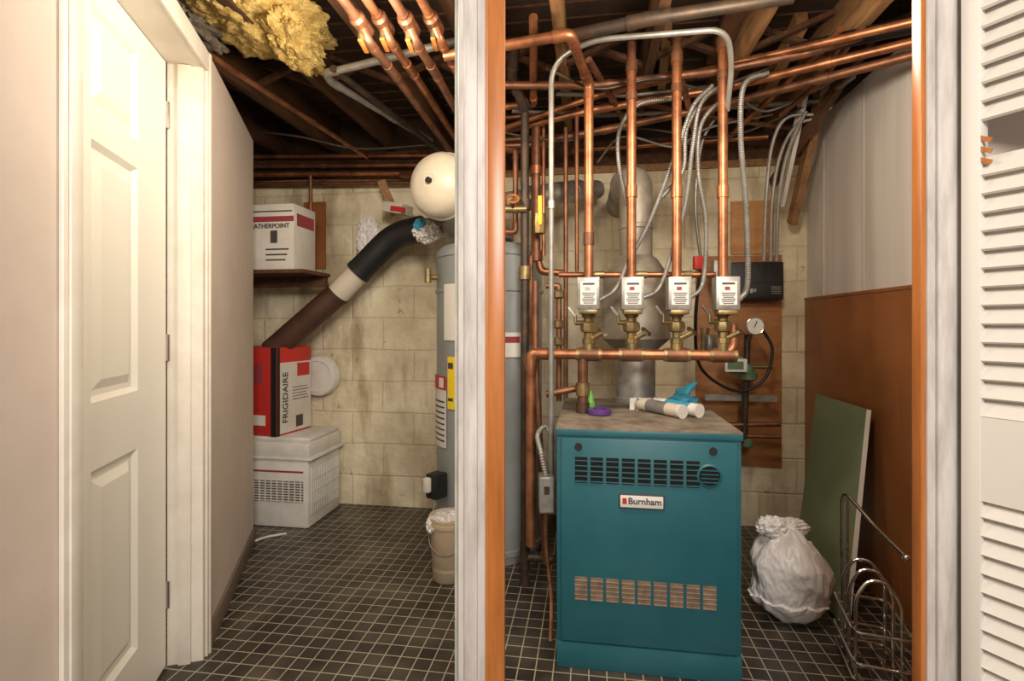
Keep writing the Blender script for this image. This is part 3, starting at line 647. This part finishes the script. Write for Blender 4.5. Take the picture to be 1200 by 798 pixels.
rc=b.done(); text('carton_text','FRIGIDAIRE',0.06,(0.004,0.07,0.22),Matrix.Rotation(math.pi/2,4,'Z')@Matrix.Rotation(math.pi/2,4,'X')@Matrix.Rotation(math.pi/2,4,'Z'),M_INK,rc,0.0006)
b=B('plastic_bucket'); o=Vector((-0.295,2.39,0))
b.lathe(o,(0,0,1),[(0.070,0.0),(0.074,0.005),(0.088,0.25),(0.094,0.252),(0.094,0.268),(0.090,0.27),(0.095,0.288),(0.093,0.292),(0.084,0.288),(0.077,0.05),(0.02,0.04)],M_BUCK)
b.blob(o+Vector((0.01,0.01,0.272)),(0.080,0.080,0.026),M_BAG,0.35,2.4,5,4,ridge=True)
b.blob(o+Vector((-0.075,-0.035,0.258)),(0.022,0.04,0.035),M_BAG,0.4,2,4,6,ridge=True)
b.sweep(catmull([o+Vector((-0.094,0,0.25)),o+Vector((-0.07,-0.09,0.18)),o+Vector((0,-0.12,0.15)),o+Vector((0.07,-0.09,0.18)),o+Vector((0.094,0,0.25))]),0.003,M_COND,6)
b.done(ang=60)
b=B('floor_drain_hose'); b.flex([Vector((-1.42,2.70,0.01)),Vector((-1.36,2.80,0.012)),Vector((-1.31,2.84,0.01)),Vector((-1.26,2.86,0.012))],0.006,M_WHITE,rib=False); b.done()

# ------------------------------------------------------------ items on boiler
zt=0.851
b=B('caulk_tube'); a=Vector((0.60,2.14,zt)); e=Vector((0.71,1.95,zt)); d=(e-a).normalized()
b.cyl(a,e,0.0255,M_LABEL); b.cyl(a.lerp(e,.3),a.lerp(e,.85),0.0258,M_BLUE); b.collar(e,d,0.027,0.012,M_WHITE); b.cyl(a,a-d*0.07,0.008,M_WHITE,r2=0.003); b.done()
b=B('caulk_tube'); a=Vector((0.53,2.13,zt)); e=Vector((0.64,1.93,zt)); d=(e-a).normalized()
b.cyl(a,e,0.0255,M_CREAM); b.cyl(a.lerp(e,.25),a.lerp(e,.7),0.0258,M_COND); b.collar(e,d,0.027,0.012,M_WHITE); b.cyl(a,a-d*0.07,0.008,M_WHITE,r2=0.003); b.done()
b=B('work_glove'); g=Vector((0.72,2.17,zt+0.005))
b.blob(g,(0.055,0.05,0.03),M_BLUE,0.35,2.5,3,3,flat=0.028)
for k in range(4): a=-0.3+k*0.3; b.sweep([g,g+Vector((0.05*math.sin(a)+0.02,0.06,0.02+k*0.006)),g+Vector((0.09*math.sin(a)+0.04,0.09,0.035+k*0.01))],[0.016,0.013,0.009],M_BLUE,8)
b.sweep([g+Vector((-.01,0,0)),g+Vector((-.05,-.01,0.0)),g+Vector((-.09,0.0,-0.01))],[0.014,0.012,0.008],M_BLUE,8)
b.done(ang=70)
b=B('tape_roll'); b.lathe((0.345,2.02,0.827),(0,0,1),[(0.045,0),(0.047,0.002),(0.047,0.018),(0.045,0.02),(0.026,0.02),(0.026,0.002)],M_PURP); b.done()
b=B('spray_bottle_cap'); b.lathe((0.325,2.12,0.826),(0,0,1),[(0.018,0),(0.018,0.03),(0.014,0.035),(0.010,0.06),(0.004,0.08)],M_LIME); b.done()

# ------------------------------------------------------------ right side floor items
b=B('leaning_green_board'); A=Vector((1.286,1.98,0.006)); Bq=Vector((1.36,2.47,0.006)); u=Vector((0.234,0.215,0.81))
n=(Bq-A).cross(u).normalized()*0.016; n = n if n.x>0 else -n
b.prism(A,Bq,Bq+u,A+u,n,M_GREEN); e=(Bq-A).normalized()*-0.003
b.prism(A+e,A,A+u,A+u+e,n*1.1,M_LABEL); b.done()
b=B('plastic_grocery_bag'); bm=bmesh.new(); bmesh.ops.create_icosphere(bm,subdivisions=6,radius=1)
for v in bm.verts:
    c=v.co.copy(); z=c.z; a=math.atan2(c.y,c.x)
    k=1+0.14*noise.noise(c*1.6+Vector((5,1,2)))+0.07*(0.5-abs(noise.noise(Vector((c.x*3,c.y*3,c.z*1.6))+Vector((1,7,3))))*2)+0.03*(0.5-abs(noise.noise(Vector((c.x*9,c.y*9,c.z*4))))*2)+0.010*noise.noise(c*24)
    taper=1.0 if z<0.25 else 1-0.30*((z-0.25)/0.75)
    x=c.x*0.152*k*taper; y=c.y*0.13*k*taper; zz=0.185+z*0.19*(1+0.15*noise.noise(c*3))
    if z>0.55: zz+=0.05*noise.noise(c*5)*(z-0.55)*2
    x+=0.03*max(0,0.5-abs(z+0.2))-0.02*max(0,z)
    zz=max(zz,0.003)
    if z<-0.5: x*=1.12; y*=1.12
    v.co=Vector((1.115+x,2.07+y,zz))
bm.verts.index_update(); b.addbm(bm,M_BAGP)
b.blob((1.045,2.06,0.365),(0.050,0.04,0.035),M_BAGP,0.5,2.2,5,20,ridge=True); b.blob((1.125,2.08,0.355),(0.065,0.035,0.030),M_BAGP,0.5,2.2,5,21,ridge=True)
b.done(ang=80)
b=B('chrome_wire_rack'); o=Vector((1.22,1.72,0))
def pt(x,y,z): return o+Matrix.Rotation(-0.35,3,'Z')@Vector((x,y,z))
for sx in (-0.07,-0.052): b.sweep([pt(sx,0.12,0.0),pt(sx,0.12,0.55)],0.0055,M_CHROME,8)
b.sweep(b.fillet([pt(-0.07,0.12,0.53),pt(-0.06,0.12,0.575),pt(0.0,0.0,0.50),pt(0.05,-0.12,0.455)],0.02),0.0065,M_CHROME,8)
b.blob(pt(0.05,-0.12,0.455),(0.012,0.012,0.012),M_CHROME,0,1,2)
for y in (0.06,-0.02,-0.10):
    b.sweep(b.fillet([pt(-0.08,y,0.0),pt(-0.08,y,0.30),pt(-0.045,y,0.36),pt(0.0,y,0.36),pt(0.045,y,0.30),pt(0.045,y,0.0)],0.045),0.0055,M_CHROME,8)
for z in (0.04,0.10,0.20):
    b.sweep(b.fillet([pt(-0.09,0.13,z),pt(-0.09,-0.13,z),pt(0.07,-0.13,z),pt(0.07,0.13,z),pt(-0.08,0.13,z)],0.03),0.0045,M_CHROME,8)
for x in (-0.07,-0.03,0.02,0.06): b.sweep([pt(x,0.13,0.04),pt(x,-0.13,0.04)],0.003,M_CHROME,6)
b.done()

# ------------------------------------------------------------ lights
def light(kind,name,loc,e,col,size=0.1,rot=None):
    l=bpy.data.lights.new(name,kind); l.energy=e; l.color=col
    if kind=='AREA': l.size=size
    else: l.shadow_soft_size=size
    o=bpy.data.objects.new(name,l); o.location=loc
    if rot: o.rotation_euler=rot
    scene.collection.objects.link(o)
light('POINT','closet_fill_light',(-0.40,1.50,2.0),27,(1.0,0.86,0.66),0.10)  # added fill for the left bay and door, no bulb modelled
light('POINT','closet_fill_light.001',(0.60,1.30,2.0),29,(1.0,0.88,0.70),0.10)  # second added fill, for the right bay, unseen and without a fixture
light('AREA','hall_fill_light',(0.25,-1.0,2.05),60,(1.0,0.93,0.85),0.6,(math.radians(60),0,math.radians(6)))  # added area fill behind the camera, brightens the door and left wall
wd=bpy.data.worlds.new('World'); scene.world=wd; wd.use_nodes=True
wd.node_tree.nodes['Background'].inputs[0].default_value=(1.0,0.91,0.80,1); wd.node_tree.nodes['Background'].inputs[1].default_value=0.34

cam=bpy.data.cameras.new('camera'); cam.sensor_width=36; cam.lens=18; cam.shift_y=-19/1200; cam.clip_start=0.02
co=bpy.data.objects.new('camera',cam); co.location=(0,0,EYE); co.rotation_euler=(math.pi/2,0,0); scene.collection.objects.link(co); scene.camera=co
scene.view_settings.view_transform='Standard'; scene.view_settings.look='None'
